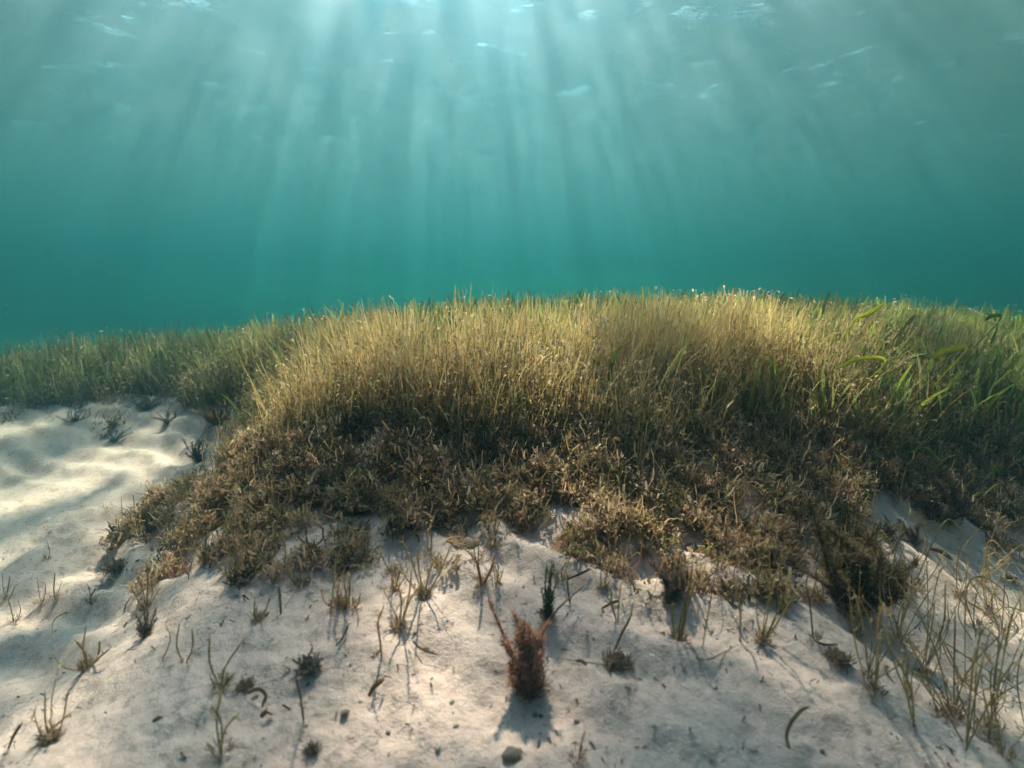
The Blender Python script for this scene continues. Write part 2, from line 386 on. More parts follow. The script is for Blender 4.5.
# the crusted short growth and litter on the scarp below the meadow
def scarp_bits(n, sz=1., dens=None):
    x = U(n, -2.7, 2.0); y = U(n, .75, 3.3)
    k = (in_scarp(x, y) > rng.random(n)) | ((in_meadow(x, y) > .0) & (y < front(x) + .22)) & (np.abs(x) < y)
    k |= (x < -.75) & (y > front(x) - .42) & (y < front(x) + .1) & (fbm(x, y, 4.2, 93, 3) > .52 + .5 * np.clip(front(x) - y, 0, .5)) & (x > -y)
    k &= rng.random(n) < np.clip((fbm(x, y, 7, 91, 3) - .30) * 5, .25, 1)
    x, y = x[k], y[k]; n = len(x)
    up = U(n, 0, 1) ** 1.8 * .075 * np.clip((fbm(x, y, 5, 95, 2) - .2) * 2.2, .2, 1.2)
    root = np.stack((x, y, height(x, y) + up), -1)
    V, F, S, p = ribbons(root, np.exp(rng.normal(-4.05, .55, n)) * sz, np.exp(rng.normal(-5.45, .5, n)) * sz, U(n, 0, 6.283), U(n, .1, 1.9), U(n, -3.2, 3.2), 3, side=U(n, 0, 6.283), prof=((0, .5, 1), (.6, 1, .5)), azk=U(n, -1.5, 1.5))
    t = np.clip((fbm(x, y, 8, 98, 3) - .42) * 4 + U(n, -.7, .5), 0, 1)[:, None]
    c = lerp(lerp(DARKB, A3(.15,.095,.055), rng.random((n, 1))), lerp(PINKT, TAN, rng.random((n, 1))), t)
    c = lerp(c, lerp(OLIVE, A3(.16,.16,.05), rng.random((n, 1))), (rng.random((n, 1)) < .16) * .8)
    return V, F, per_vert(c * U(n, .7, 1.2)[:, None], 3)
def fibres(n):
    x = U(n, -1.7, 2.0); y = U(n, .75, 2.4); k = (in_scarp(x, y) > rng.random(n)) | ((in_meadow(x, y) > 0) & (y < front(x) + .15)); x, y = x[k], y[k]; n = len(x)
    V, F, S, p = ribbons(np.stack((x, y, height(x, y) + U(n, 0, .05)), -1), U(n, .03, .10), U(n, .0009, .0018), U(n, 0, 6.283), U(n, .4, 1.8), U(n, -2.0, 2.5), 5, side=U(n, 0, 6.283), azk=U(n, -3, 3))
    return V, F, per_vert(lerp(lerp(DARKB, TAN, rng.random((n, 1))), PINKT, (rng.random((n, 1)) < .3) * .7), 5)
def clumps(m):
    """crusted leaf ends and fluffy alga bunched in small domes, some pale, some dark"""
    x = U(m * 6, -1.7, 2.0); y = U(m * 6, .75, 2.4); k = (in_scarp(x, y) > rng.random(m * 6)) | ((in_meadow(x, y) > 0) & (y < front(x) + .12) & (np.abs(x) < y)); x, y = x[k][:m], y[k][:m]; m = len(x)
    per = 70; R_ = U(m, .012, .034); hh = U(m, .012, .060) * np.clip((y - .8) * 2.2, .35, 1)
    d = rng.normal(size=(m, per, 3)); d /= np.linalg.norm(d, axis=2)[..., None]; d[..., 2] = np.abs(d[..., 2]); rad = rng.random((m, per, 1)) ** .35
    p0 = np.stack((x, y, height(x, y) + hh * .25), -1)[:, None] + d * rad * np.stack((R_, R_, hh), -1)[:, None]
    n = m * per; az = np.arctan2(d[..., 1], d[..., 0]).ravel() + U(n, -.6, .6)
    V, F, S, p = ribbons(p0.reshape(-1, 3), np.exp(rng.normal(-4.35, .45, n)), np.exp(rng.normal(-5.5, .4, n)), az, U(n, .1, 1.4), U(n, -1.0, 3.2), 3, side=U(n, 0, 6.283), prof=((0, .5, 1), (.6, 1, .6)))
    q = rng.random((m, 1, 1)); base = np.where(q < .52, lerp(PINKT, PALE, rng.random((m, 1, 1))), np.where(q < .82, lerp(TAN, A3(.32,.20,.11), rng.random((m, 1, 1))), lerp(DARKB, OLIVE, rng.random((m, 1, 1)) * .8)))
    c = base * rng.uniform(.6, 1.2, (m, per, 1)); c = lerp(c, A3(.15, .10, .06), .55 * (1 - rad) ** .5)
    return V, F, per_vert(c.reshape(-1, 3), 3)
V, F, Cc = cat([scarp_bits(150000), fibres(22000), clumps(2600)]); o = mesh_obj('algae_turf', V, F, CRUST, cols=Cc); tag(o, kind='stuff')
print('turf', len(F) * 2)
# short ragged blades standing out of that growth
n = 7000; x = U(n, -1.7, 1.9); y = U(n, .75, 2.4)
k = (in_scarp(x, y) > rng.random(n)) & (rng.random(n) < np.clip((fbm(x, y, 6, 101, 3) - .33) * 4, .04, 1)); x, y = x[k], y[k]; n = len(x)
L = U(n, .035, .13) * np.clip(.45 + (y - .95) * 1.1, .45, 1.2)
V, F, S, p = ribbons(np.stack((x, y, height(x, y) - .005), -1), L, U(n, .002, .0045), U(n, 0, 6.283), U(n, 0, .6), U(n, -.3, 1.3), 4, side=U(n, -1, 1), prof=((0, .6, 1), (.9, 1, .4)))
r = rng.random((n, 1)); c = lerp(lerp(OLIVE, TAN, r), PINKT, (rng.random((n, 1)) < .3) * .8) * U(n, .6, 1.25)[:, None]
c = lerp(c, A3(.14, .15, .045), np.clip((-.35 - x) * 3, 0, .6)[:, None])
o = mesh_obj('ragged_seagrass', V, F, NARROW, cols=per_vert(c, 4)); tag(o, kind='stuff')

# ------------------------------------------------------------------ single things
def pxp(px, py, Y):
    d = ray(px, py); return np.array(d / d[1] * Y)
def spline(pts, k=5):
    p = [np.array(q, float) for q in pts]
    if len(p) == 2: p = [p[0], (p[0] + p[1]) / 2, p[1]]
    p = [2 * p[0] - p[1]] + p + [2 * p[-1] - p[-2]]; out = []
    for i in range(1, len(p) - 2):
        for t in np.linspace(0, 1, k, endpoint=False):
            a, b, c, d = p[i - 1:i + 3]
            out.append(.5 * (2 * b + (c - a) * t + (2 * a - 5 * b + 4 * c - d) * t * t + (3 * b - a - 3 * c + d) * t ** 3))
    out.append(p[-2]); return np.array(out)
def blade_geo(path, w, t, prof=((0, .5, .85, 1), (.8, 1, .9, .25)), twist=0.):
    """a solid flattened blade (width w, thickness t) along a path"""
    n = len(path); tg = np.gradient(path, axis=0); tg /= np.linalg.norm(tg, axis=1)[:, None] + 1e-9
    ref = np.array((math.sin(twist), -math.cos(twist), .15)); a = np.cross(tg, ref); a /= np.linalg.norm(a, axis=1)[:, None] + 1e-9
    b = np.cross(a, tg); s = np.linspace(0, 1, n); pr = np.interp(s, prof[0], prof[1])[:, None]
    V = np.stack((path + a * w * pr / 2, path + b * t * pr / 2, path - a * w * pr / 2, path - b * t * pr / 2), 1).reshape(-1, 3)
    i = np.arange(n - 1)[:, None] * 4; q = np.arange(4)[None]; r = (q + 1) % 4
    F = np.stack((i + q, i + r, i + 4 + r, i + 4 + q), -1).reshape(-1, 4)
    F = np.concatenate((F, [[3, 2, 1, 0], [4 * n - 4, 4 * n - 3, 4 * n - 2, 4 * n - 1]]))
    return V, F
def blade(name, path, w, t, tint, mat, parent=None, **k):
    path = np.asarray(path, float)
    if parent is not None: path = path - np.array(parent.location)
    V, F = blade_geo(path, w, t, **k)
    c = np.array(tint)[None] * rng.uniform(.82, 1.15, (len(V), 1))
    return mesh_obj(name, V, F, mat, parent, cols=c)
def thing(name, loc, label, cat_, group=None):
    e = bpy.data.objects.new(name, None); COL.objects.link(e); e.location = loc; e.empty_display_size = .02
    return tag(e, label, cat_, group)
STRAW, BROWN, OLV, DKB, ORANGE = A3(.58,.44,.23), A3(.25,.16,.10), A3(.42,.35,.14), A3(.11,.08,.06), A3(.40,.19,.08)

def zone(px): return ('at the far left' if px < 200 else 'left of the centre' if px < 380 else 'near the middle' if px < 560 else 'right of the centre' if px < 740 else 'at the right')
def sprig(label, root, tips, tint=OLV, w=.0028, group=None, cat_='seagrass shoot', name='seagrass_shoot', clump=0, dy=.05):
    """a shoot on the sand: its stems run from the root pixel to the tip pixels, each stem a part"""
    p = at(*root); e = thing(name, p, label, cat_, group); e0 = np.array(p)
    for tp in tips:
        pts = [tp] if isinstance(tp[0], (int, float)) else list(tp); Y = p.y; path = [e0 - (0, 0, .008)]
        for k, q in enumerate(pts):
            Y += rng.uniform(-dy, dy) * .6 / len(pts); path.append(pxp(q[0], q[1], Y))
        if len(path) == 2:
            m_ = (path[0] + path[1]) / 2 + rng.uniform(-1, 1, 3) * .10 * np.linalg.norm(path[1] - path[0]); path.insert(1, m_)
        pt = spline(path) - e0; V0, F0 = blade_geo(pt, w * rng.uniform(.8, 1.2), w * .5, twist=rng.uniform(-.6, .6)); tc = tint * rng.uniform(.75, 1.2)
        n = int(rng.integers(8, 22)); j = rng.random(n); q = np.stack([np.interp(j, np.linspace(0, 1, len(pt)), pt[:, i]) for i in range(3)], -1)    # crust and torn scraps on the stem
        V1, F1, S1, _ = ribbons(q, U(n, .003, .012), U(n, .0012, .0035), U(n, 0, 6.283), U(n, .2, 2.4), U(n, -1.5, 2), 2, side=U(n, 0, 6.28), prof=((0, .5, 1), (.7, 1, .4)))
        V, F, Cc = cat([(V0, F0, tc[None] * rng.uniform(.82, 1.15, (len(V0), 1))), (V1, F1, per_vert(lerp(tc, lerp(PALE, PINKT, rng.random((n, 1))), U(n, 0, .7)[:, None]), 2))])
        mesh_obj('stem', V, F, NARROW, e, cols=Cc)
    if clump:
        V, F, Cc = fuzz(clump * 3, .012, .011, (0, 0, .003), BROWN, A3(.36,.25,.16), .0014); mesh_obj('leaf_sheath', V, F, CRUST, e, cols=Cc)
    return e
def fuzz(n, rad, ln, ctr, c0, c1, wid=.0022, flat=.6):
    d = rng.normal(size=(n, 3)); d /= np.linalg.norm(d, axis=1)[:, None]; r = rad * rng.random(n) ** .5
    root = np.array(ctr) + d * r[:, None] * (1, 1, flat)
    V, F, S, _ = ribbons(root, U(n, .5, 1.3) * ln, U(n, .6, 1.5) * wid, np.arctan2(d[:, 1], d[:, 0]), U(n, .1, 1.5), U(n, -1, 1.5), 2, side=U(n, 0, 6.28), prof=((0, .5, 1), (.7, 1, .5)))
    return V, F, per_vert(lerp(np.array(c0), np.array(c1), rng.random((n, 1))), 2)

# ---- shoots along the front of the meadow, one object each
VAR = []
for k in range(12):
    nb = 6; rt = np.stack((U(nb, -.009, .009), U(nb, -.009, .009), np.full(nb, -.01)), -1)
    V, F, S, p = ribbons(rt, U(nb, .13, .26), U(nb, .0019, .0036), U(nb, 0, 6.283), U(nb, .03, .32), U(nb, 0, .9), 6, side=U(nb, -1, 1), prof=((0, .5, .85, 1), (.9, 1, .95, .35)))
    r = rng.random((nb, 1)); c = lerp(lerp(OLIVE, TAN, r), lerp(TAN, GOLD, r), rng.random()) * U(nb, .75, 1.1)[:, None]
    pts_ = [(V, F, per_vert(c, 6))]
    m_ = 26; q = p[rng.integers(0, nb, m_), rng.integers(2, 7, m_)]
    V2, F2, S2, _ = ribbons(q, U(m_, .008, .024), U(m_, .003, .007), U(m_, 0, 6.28), U(m_, .3, 1.6), U(m_, .5, 2.6), 2, side=U(m_, 0, 6.28), prof=((0, .5, 1), (.6, 1, .5)))
    pts_.append((V2, F2, per_vert(lerp(TAN, lerp(PALE, PINKT, rng.random((m_, 1))), U(m_, .2, .9)[:, None]), 2)))
    V, F, Cc = cat(pts_); o = mesh_obj('seagrass_shoot', V, F, NARROW, cols=Cc); VAR.append(o.data); bpy.data.objects.remove(o)
cnt = 0
while cnt < 160:
    x = rng.uniform(-1.0, 1.35); y = front(x) + rng.uniform(-.12, .22)
    if in_meadow(x, y) < .4 or abs(x) > y * .9: continue
    o = bpy.data.objects.new('seagrass_shoot', VAR[cnt % 12]); COL.objects.link(o)
    o.location = (x, y, float(height(x, y))); o.rotation_euler = (rng.uniform(-.1, .1), rng.uniform(-.1, .1), rng.uniform(0, 6.283)); s_ = rng.uniform(.7, 1.15); o.scale = (s_, s_, s_)
    tag(o, (('tall', 'short')[s_ < .92]) + ' narrow seagrass shoot at the front edge of the meadow, ' + zone(float(project(x, y, 0)[0])), 'seagrass shoot', 'narrow shoots along the front of the meadow'); cnt += 1

# ---- broad-leaved shoots on the right, each leaf a part
cnt = 0
while cnt < 26:
    x = rng.uniform(.20, 2.0); y = front(x) + rng.uniform(.12, .9)
    if in_meadow(x, y) < .8 or abs(x) > y * .92 or rng.random() > np.clip((x - .5) * 1.3, .1, 1): continue
    z = float(height(x, y)); e = thing('broad_leaf_seagrass', (x, y, z), 'broad-leaved green seagrass shoot among the blades at the right of the meadow', 'seagrass shoot', 'broad-leaved shoots at the right'); cnt += 1
    for k in range(4):
        a = rng.uniform(0, 6.28); h = rng.uniform(.12, .20); o_ = rng.uniform(.02, .13)
        b0 = np.array((x, y, z - .01)); dx = np.array((math.cos(a), math.sin(a), 0))
        path = spline([b0, b0 + dx * o_ * .2 + (0, 0, h * .55), b0 + dx * o_ * .6 + (0, 0, h * .95), b0 + dx * o_ * 1.3 + (0, 0, h * rng.uniform(.95, 1.15))], 4)
        tint = lerp(lerp(GREEN, A3(.28, .30, .075), rng.random()), LIME, .9 if rng.random() < .22 else rng.random() * .2)
        blade('leaf', path, rng.uniform(.008, .014), .0010, tint, BROAD, e, twist=rng.uniform(-1, 1))

def arched(label, pts, w, tint, Y, base=None, others=2):
    x0 = pxp(*pts[0], Y)[0]; gx, gy = x0 + rng.uniform(-.02, .02), Y + .16
    g = np.array((gx, gy, float(height(gx, gy)) - .005)); e = thing('broad_leaf_seagrass', g, label, 'seagrass shoot')
    P_ = [pxp(q[0], q[1], Y - .015 * k) for k, q in enumerate(pts)]
    if base is None: P_ = P_[::-1] if P_[-1][2] < P_[0][2] - .3 else P_
    blade('leaf', spline([g, g * .45 + P_[0] * .55 + (0, .05, .0)] + P_, 5), w, .0013, tint, BROAD, e, prof=((0, .45, .6, .85, 1), (.3, .4, .9, 1, .3)))
    for k in range(others):
        t_ = g + (rng.uniform(-.07, .07), rng.uniform(-.03, .08), rng.uniform(.15, .26))
        blade('leaf', spline([g, (g + t_) / 2 + (rng.uniform(-.02, .02), 0, .01), t_]), .009, .0012, lerp(GREEN, OLIVE, rng.random()), BROAD, e, twist=rng.uniform(-1, 1))
YEL = A3(.72, .70, .10)
arched('shoot with a slim yellow-green leaf arched far over to the left above dark stems', [(885, 362), (860, 359), (836, 369)], .011, YEL, 1.52, base=1.0)
arched('shoot with the widest bright yellow leaf, lying almost level in the green meadow at right', [(966, 350), (948, 350), (930, 358)], .022, YEL * (1, .95, .8), 1.72, base=1.40)
arched('shoot with a yellow leaf ending in a pale tip just under the meadow crest', [(853, 323), (868, 314), (884, 304)], .013, YEL, 1.75)
arched('shoot with a short upright yellow-brown leaf between two yellow ones at right', [(904, 328), (910, 321), (916, 314)], .013, A3(.42, .38, .10), 1.80)
arched('shoot with a faint lime leaf near the crest, rightmost of the yellow ones', [(1000, 320), (992, 316), (984, 321)], .014, A3(.30, .38, .07), 2.0, base=1.78)
arched('shoot with a pale upright blade tip sticking out of the crest into open water', [(821, 318), (824, 306), (830, 291)], .012, A3(.40, .48, .25), 2.0)
arched('shoot with a lime leaf arching over the bare hollow under the right meadow', [(906, 452), (924, 447), (941, 461)], .010, A3(.32, .42, .05), 1.60, base=1.14, others=1)
arched('small lime green shoot at the foot of the right meadow near the frame edge', [(990, 478), (993, 466), (1000, 474)], .011, A3(.30, .38, .06), 1.60, others=1)

# ---- shoots and stems on the bare sand in front
sprig('lone thin stalk on the sand below the left part of the brown growth', (330, 615), [[(333, 590), (336, 556)]], STRAW, .0022)
sprig('tiny V-shaped sprig rising from a dark clump on the sand at left', (259, 620), [(255, 597), (271, 595)], OLV, .0022, clump=40)
sprig('short thick brown stub standing in a shaded patch of sand', (281, 615), [[(280, 600), (278, 583)]], BROWN * 2., .0038)
sprig('wide V of two long stems with a dark leaf at its foot', (221, 686), [(210, 637), (247, 635), [(228, 680), (236, 672)]], OLV, .0024, clump=30)
sprig('stem with a dark drooping leaf on its right, low on the left sand', (221, 754), [(211, 705), [(225, 730), (240, 712)], (222, 690)], OLV * .9, .0022, clump=14)
sprig('thick curved brown stem standing alone left of the feathery tuft', (382, 657), [[(380, 640), (378, 622), (384, 606)]], BROWN * 2., .0034)
sprig('tan and green shoot leaning left beside the thick curved stem', (399, 628), [(381, 585), (392, 572), (412, 566), [(410, 600), (421, 585)]], STRAW, .0028, clump=60)
sprig('large straw-coloured shoot hanging in front of the scarp, left of centre', (424, 596), [(403, 540), (454, 538), (417, 545), [(430, 570), (440, 552)], (392, 560)], STRAW, .003, clump=90)
sprig('orange-brown shoot with one bent leaf between the straw shoot and the feathery tuft', (481, 584), [[(490, 572), (495, 555)], (476, 560)], ORANGE, .0045, clump=40)
sprig('single dark spike on the sand right of the green tuft', (571, 604), [[(568, 590), (567, 573)]], OLV * .6, .003)
sprig('pair of thin olive stalks standing side by side right of centre', (618, 621), [(621, 583), (611, 590)], OLV, .0024)
sprig('olive shoot with a thick ragged stem bundle at right of centre', (679, 640), [(693, 563), (686, 598), (672, 600), [(690, 600), (700, 570)]], OLV, .0031, clump=50)
sprig('tall thin stalk leaning right, beside the ragged olive bundle', (702, 648), [[(708, 615), (716, 568)]], OLV, .0026)
sprig('slender stalk with an elbow bend at mid height, right of the tall leaning one', (740, 642), [[(740, 608), (732, 573)]], STRAW * .8, .0026)
sprig('yellow-olive bundle of thick stems fanning to the upper right', (762, 643), [(802, 582), (769, 549), (788, 585), (776, 570), (755, 600)], OLV * 1.15, .0031, clump=40)
sprig('thin stalk rising from a dark twig on the spur edge at right', (814, 640), [[(811, 615), (808, 592)]], BROWN, .0026, clump=20)
sprig('single brown stalk standing on the bare foreground sand, leaning left', (304, 722), [[(301, 700), (296, 676)]], BROWN * 1.3, .0022)
sprig('upright orange stick at the bottom edge near the centre', (578, 762), [[(580, 752), (583, 736)]], ORANGE, .0026, clump=16)
sprig('straight pair of faint stalks at left, second from the sand ridge', (184, 661), [(180, 620), (192, 628)], STRAW, .0024)
sprig('faint single stalk on the sand ridge at left', (160, 659), [(165, 622)], STRAW, .0024)
sprig('bushy straw shoot at the ridge near the lower left corner', (51, 741), [(60, 663), (33, 708), (45, 690), (68, 690), (72, 712), (40, 725)], STRAW, .0028, clump=120)
sprig('spreading shoot of wide low stems on the left ridge above the bushy one', (87, 668), [(87, 622), (52, 652), (112, 647), (75, 640), (100, 640)], STRAW * .85, .003, clump=70)
sprig('olive tuft of fine tips at the left end of the brown growth', (146, 610), [(136, 572), (147, 565), (155, 575), (160, 588), (130, 585)], OLV, .003, clump=50)
sprig('thin arched stem bending over on the far left sand', (52, 634), [[(53, 622), (62, 614), (72, 612)]], OLV, .003)
sprig('dark leaning stick in the lower left corner', (6, 748), [[(14, 735), (23, 722)]], DKB * 1.6, .004)
for r_, t_ in (((41, 604), [(37, 577), (45, 582)]), ((56, 600), [(55, 572), (62, 580)]), ((5, 600), [(2, 570), (10, 575), (15, 585)]), ((14, 622), [(8, 598), (18, 600)]), ((92, 604), [(88, 585), (96, 588)]), ((47, 560), [(47, 540)])):
    sprig('small grey-green sprig on the shaded left sand, one of a loose row', r_, t_, OLV * .9, .0028, 'small sprigs on the far left sand', clump=16)
# ---- the thicket of stems in the lower right hollow
TH = [(845,610),(884,560),(960,545),(1030,590),(1034,775),(930,770),(880,700),(850,660)]
cnt = 0
while cnt < 42:
    px, py = rng.uniform(840, 1034), rng.uniform(575, 790)
    if not in_poly(np.array([px]), np.array([py]), TH)[0]: continue
    tips = []
    for k in range(int(rng.integers(2, 5))):
        h = rng.uniform(45, 130) * (.6 + .55 * (py - 570) / 200); a = rng.normal(0, .42); tx, ty = px + h * math.sin(a), py - h * math.cos(a)
        tips.append([(px + h * .5 * math.sin(a) + rng.normal(0, 7), py - h * .5 * math.cos(a)), (tx, ty)] if rng.random() < .75 else [(tx, ty), (tx + rng.uniform(12, 34), ty + rng.uniform(8, 26))])
    sprig('tangled stems of the lower right thicket, ' + ('at its upper end' if py < 630 else 'in its middle' if py < 710 else 'at its bottom') + (' by the frame edge' if px > 960 else ''), (px, py), tips, lerp(OLV * 1.1, STRAW, rng.random()), .0023, 'thicket of stems in the lower right', clump=int(rng.integers(0, 2)) * 26, dy=.12); cnt += 1
sprig('long stem with a sharp elbow folded down to the right, at the far right edge', (975, 640), [[(958, 612), (975, 577), (1005, 592), (1009, 622)]], STRAW * .8, .0032)
sprig('tallest straight stalk in front of the right hollow', (928, 640), [[(928, 600), (926, 541)]], OLV, .0028)
# ---- sparse short shoots strewn under the brown growth
cnt = 0
while cnt < 60:
    px, py = rng.uniform(150, 830), rng.uniform(540, 640)
    ok_ = 0.0 + (py < 560 + 40 * math.sin(px / 70.) ** 2 + 25 * rng.random())
    if not ok_ or (500 < px < 560): continue
    tips = [(px + rng.normal(0, 9), py - rng.uniform(14, 40)) for k in range(int(rng.integers(2, 5)))]
    sprig(('tiny' if len(tips) < 3 else 'bushy') + ' ragged shoot under the fringe of the brown growth, ' + zone(px), (px, py), tips, lerp(OLV, lerp(STRAW, PINKT, rng.random()), rng.random()), .0022, 'short shoots along the lower fringe', clump=int(rng.integers(8, 46))); cnt += 1

# ---- tufts of feathery alga
def feathery(label, root, tip, width, nb, c0, c1, name='algae_tuft', spread=1., nleaf=70, dark=.5, cat_='algae tuft', leaf=2.0, fmin=.40, body=0):
    p = at(*root); g = np.array(p); top = pxp(tip[0], tip[1], p.y + .02); H = np.linalg.norm(top - g); e = thing(name, p, label, cat_)
    Wm = width / FPX * p.y
    V, F, Cc = fuzz(160, Wm * .34, H * .14, (0, 0, .004), DKB, BROWN, .0016); mesh_obj('holdfast', V, F, CRUST, e, cols=Cc)
    if body:
        V, F, Cc = fuzz(body, 1., H * .13, (0, 0, 0), c0, c1, .0014, 1.); V = V.reshape(body, -1, 3); d0 = V[:, :1].copy(); V = V - d0
        k_ = rng.random((body, 1, 1)) ** .8; wd = np.interp(k_, (0, .3, .62, 1), (.24, .44, .27, .05)) * Wm; ph = U(body, 0, 6.283)[:, None]; rr_ = rng.random((body, 1)) ** .5
        d0 = np.stack((np.cos(ph) * rr_ * wd[..., 0], np.sin(ph) * rr_ * wd[..., 0] * .8, 0 * ph), -1) + (top - g) * k_ * .95
        mesh_obj('frond_mass', (V + d0).reshape(-1, 3), F, ALGA, e, cols=Cc)
    nb = int(nb * 1.5)
    for k in range(nb):
        f = fmin + (1.12 - fmin) * rng.random() ** 1.5; off = rng.normal(0, 1, 3) * (.42 * Wm * spread, .42 * Wm * spread, .06 * H)
        tipk = (top - g) * f + off * (.5 + .5 * f); mid = tipk * .5 + rng.normal(0, .10 * Wm, 3)
        path = spline([np.array((0, 0, -.004)), mid, tipk], 5); V0, F0 = blade_geo(path, .0018, .0018)
        n = nleaf * 3; j = rng.random(n) ** .8; q = np.stack([np.interp(j, np.linspace(0, 1, len(path)), path[:, i]) for i in range(3)], -1)
        V1, F1, S1, _ = ribbons(q, leaf * U(n, .04, .13) * H * (1.15 - .5 * j), np.maximum(U(n, .0006, .0017), U(n, .010, .024) * H), U(n, 0, 6.283), U(n, .2, 1.9), U(n, -1.2, 1.2), 2, side=U(n, 0, 6.28), prof=((0, .5, 1), (.8, 1, .4)))
        cc = lerp(np.array(c0), np.array(c1), np.clip(j[:, None] * 1.1 - dark * .3 + rng.normal(0, .2, (n, 1)), 0, 1))
        V, F, Cc = cat([(V0, F0, np.repeat(np.array([c0]), len(V0), 0)), (V1, F1, per_vert(cc, 2))]); mesh_obj('branch', V, F, ALGA, e, cols=Cc)
    return e
feathery('feathery reddish-brown tuft standing alone on the bare sand in the foreground', (530, 693), (523, 622), 50, 36, A3(.20,.11,.075), A3(.64,.34,.23), nleaf=110, spread=.8, leaf=1.2, fmin=.25, body=900)
feathery('spiky dark green tuft just behind the feathery reddish-brown one', (547, 618), (545, 566), 22, 9, A3(.035,.045,.022), A3(.14,.20,.05), spread=.9, nleaf=14, leaf=1.6)
feathery('bushy brown and green tuft on the edge of the right sand hollow', (852, 604), (846, 530), 78, 20, A3(.07,.06,.028), A3(.27,.18,.095), nleaf=90)
feathery('dark drooping tuft at the lower fringe right of centre', (673, 600), (668, 560), 36, 10, A3(.07,.05,.035), A3(.26,.18,.12))
feathery('pinkish-brown low tuft on the far left sand, leftmost of three', (75, 421), (74, 409), 26, 7, A3(.12,.075,.05), A3(.32,.20,.13), nleaf=50)
feathery('brown tuft above a dark clump on the far left sand', (112, 428), (111, 414), 15, 6, A3(.06,.05,.025), A3(.22,.17,.08), nleaf=50)
feathery('flat dark clump on the far left sand below a brown tuft', (111, 441), (112, 430), 30, 7, A3(.04,.03,.022), A3(.13,.09,.06), nleaf=50)
feathery('wide orange-brown hummock at the foot of the left meadow', (148, 410), (146, 393), 46, 10, A3(.12,.075,.04), A3(.36,.23,.12), nleaf=60)
feathery('small brown tuft right of the orange-brown hummock', (168, 425), (170, 410), 22, 7, A3(.10,.065,.04), A3(.30,.20,.12), nleaf=50)
feathery('dark upright tuft on the slope beside the left sand', (200, 462), (199, 440), 18, 8, A3(.05,.045,.022), A3(.20,.16,.08), nleaf=60)
feathery('brown tuft under the corner where the left meadow turns', (217, 424), (217, 400), 34, 10, A3(.07,.045,.03), A3(.30,.20,.12), nleaf=70)
feathery('brown clump on the left sand ridge, above the spreading shoot', (146, 636), (150, 612), 20, 7, A3(.08,.05,.03), A3(.28,.19,.11), nleaf=50)
feathery('small brown tuft on the sand right of the bushy brown and green one', (898, 585), (894, 562), 24, 8, A3(.08,.06,.03), A3(.26,.18,.10), nleaf=50)
feathery('brown tuft with pale tips high on the right sand slope', (913, 545), (912, 524), 28, 8, A3(.08,.055,.04), A3(.32,.23,.16), nleaf=50)
feathery('low brown tuft against the dark foot of the right meadow', (889, 540), (886, 520), 30, 8, A3(.07,.05,.035), A3(.27,.19,.12), nleaf=60)
feathery('ragged mauve-brown tuft at the foot of the right meadow', (945, 520), (930, 478), 60, 14, A3(.07,.045,.035), A3(.24,.16,.115), nleaf=80)

# ---- dead leaves, twigs and bits lying about
def lying(name, label, pts, w, tint, cat_, group=None, lift=.006, t=.0012, mat=None, prof=((0, .5, .85, 1), (.6, 1, .9, .3))):
    P_ = []
    for q in pts:
        a = np.array(at(q[0], q[1])); up = q[2] if len(q) > 2 else lift
        P_.append(a * (1 - up / np.linalg.norm(a)) + (0, 0, up * .6))
    c = np.mean(P_, 0); V, F = blade_geo(spline(P_, 4) - c, w, t, prof=prof, twist=rng.uniform(-.5, .5))
    o = mesh_obj(name, V, F, mat or CRUST, cols=np.array(tint)[None] * rng.uniform(.8, 1.15, (len(V), 1))); o.location = c
    return tag(o, label, cat_, group)
L_ = [('ring-shaped pale dead leaf curled on the dark growth, left of centre', [(313,456),(322,448,.03),(332,451,.035),(330,462,.02)]),
 ('pale dead leaf arched like a hook in the dark growth, left of centre', [(355,478),(362,472,.03),(370,484,.015)]),
 ('long pale dead leaf hanging straight down from the growth near the centre', [(518,486,.02),(503,506,.025),(495,518,.02),(494,540,.01)]),
 ('pale forked dead leaf lying level below the centre of the meadow', [(545,493,.02),(560,500,.03),(569,500,.03),(571,492,.03)]),
 ('pale leaf under the forked one, sloping down to the left', [(548,500,.02),(535,508,.02),(522,512,.01)]),
 ('upright pale leaf with a hooked top at the dark base of the blades', [(577,476,.02),(581,462,.03),(585,453,.035),(592,455,.03)]),
 ('thick pale leaf end pointing up right in the growth at right', [(763,480,.02),(772,470,.03),(782,462,.035)]),
 ('second thick pale leaf end, left of the other at right', [(752,474,.02),(762,465,.03),(768,460,.03)]),
 ('straight pale straw-like leaf low in the growth at right', [(742,524,.015),(752,518,.02),(764,508,.02)]),
 ('short pale leaf crossing the lower fringe at right', [(731,540,.01),(737,530,.02),(744,527,.02)]),
 ('curled pale leaf at the left edge of the dark growth', [(261,506,.02),(268,500,.025),(273,508,.02),(268,514,.015)]),
 ('pale arched leaf above the straw-coloured shoot', [(431,530,.015),(437,518,.025),(446,516,.02)]),
 ('pale leaf on the shaded slope near the dark hollow at right', [(802,490,.02),(812,486,.02),(820,490,.02)]),
 ('long brown leaf arching down across the bare slope at right', [(934,442,.03),(952,446,.03),(970,460,.02),(979,472,.01)])]
for lb, pts in L_: lying('dead_leaf', lb, pts, rng.uniform(.005, .008), lerp(PALE, PINKT, rng.random()) if 'brown' not in lb else BROWN * 1.4, 'dead leaf', lift=.02)
cnt = 0
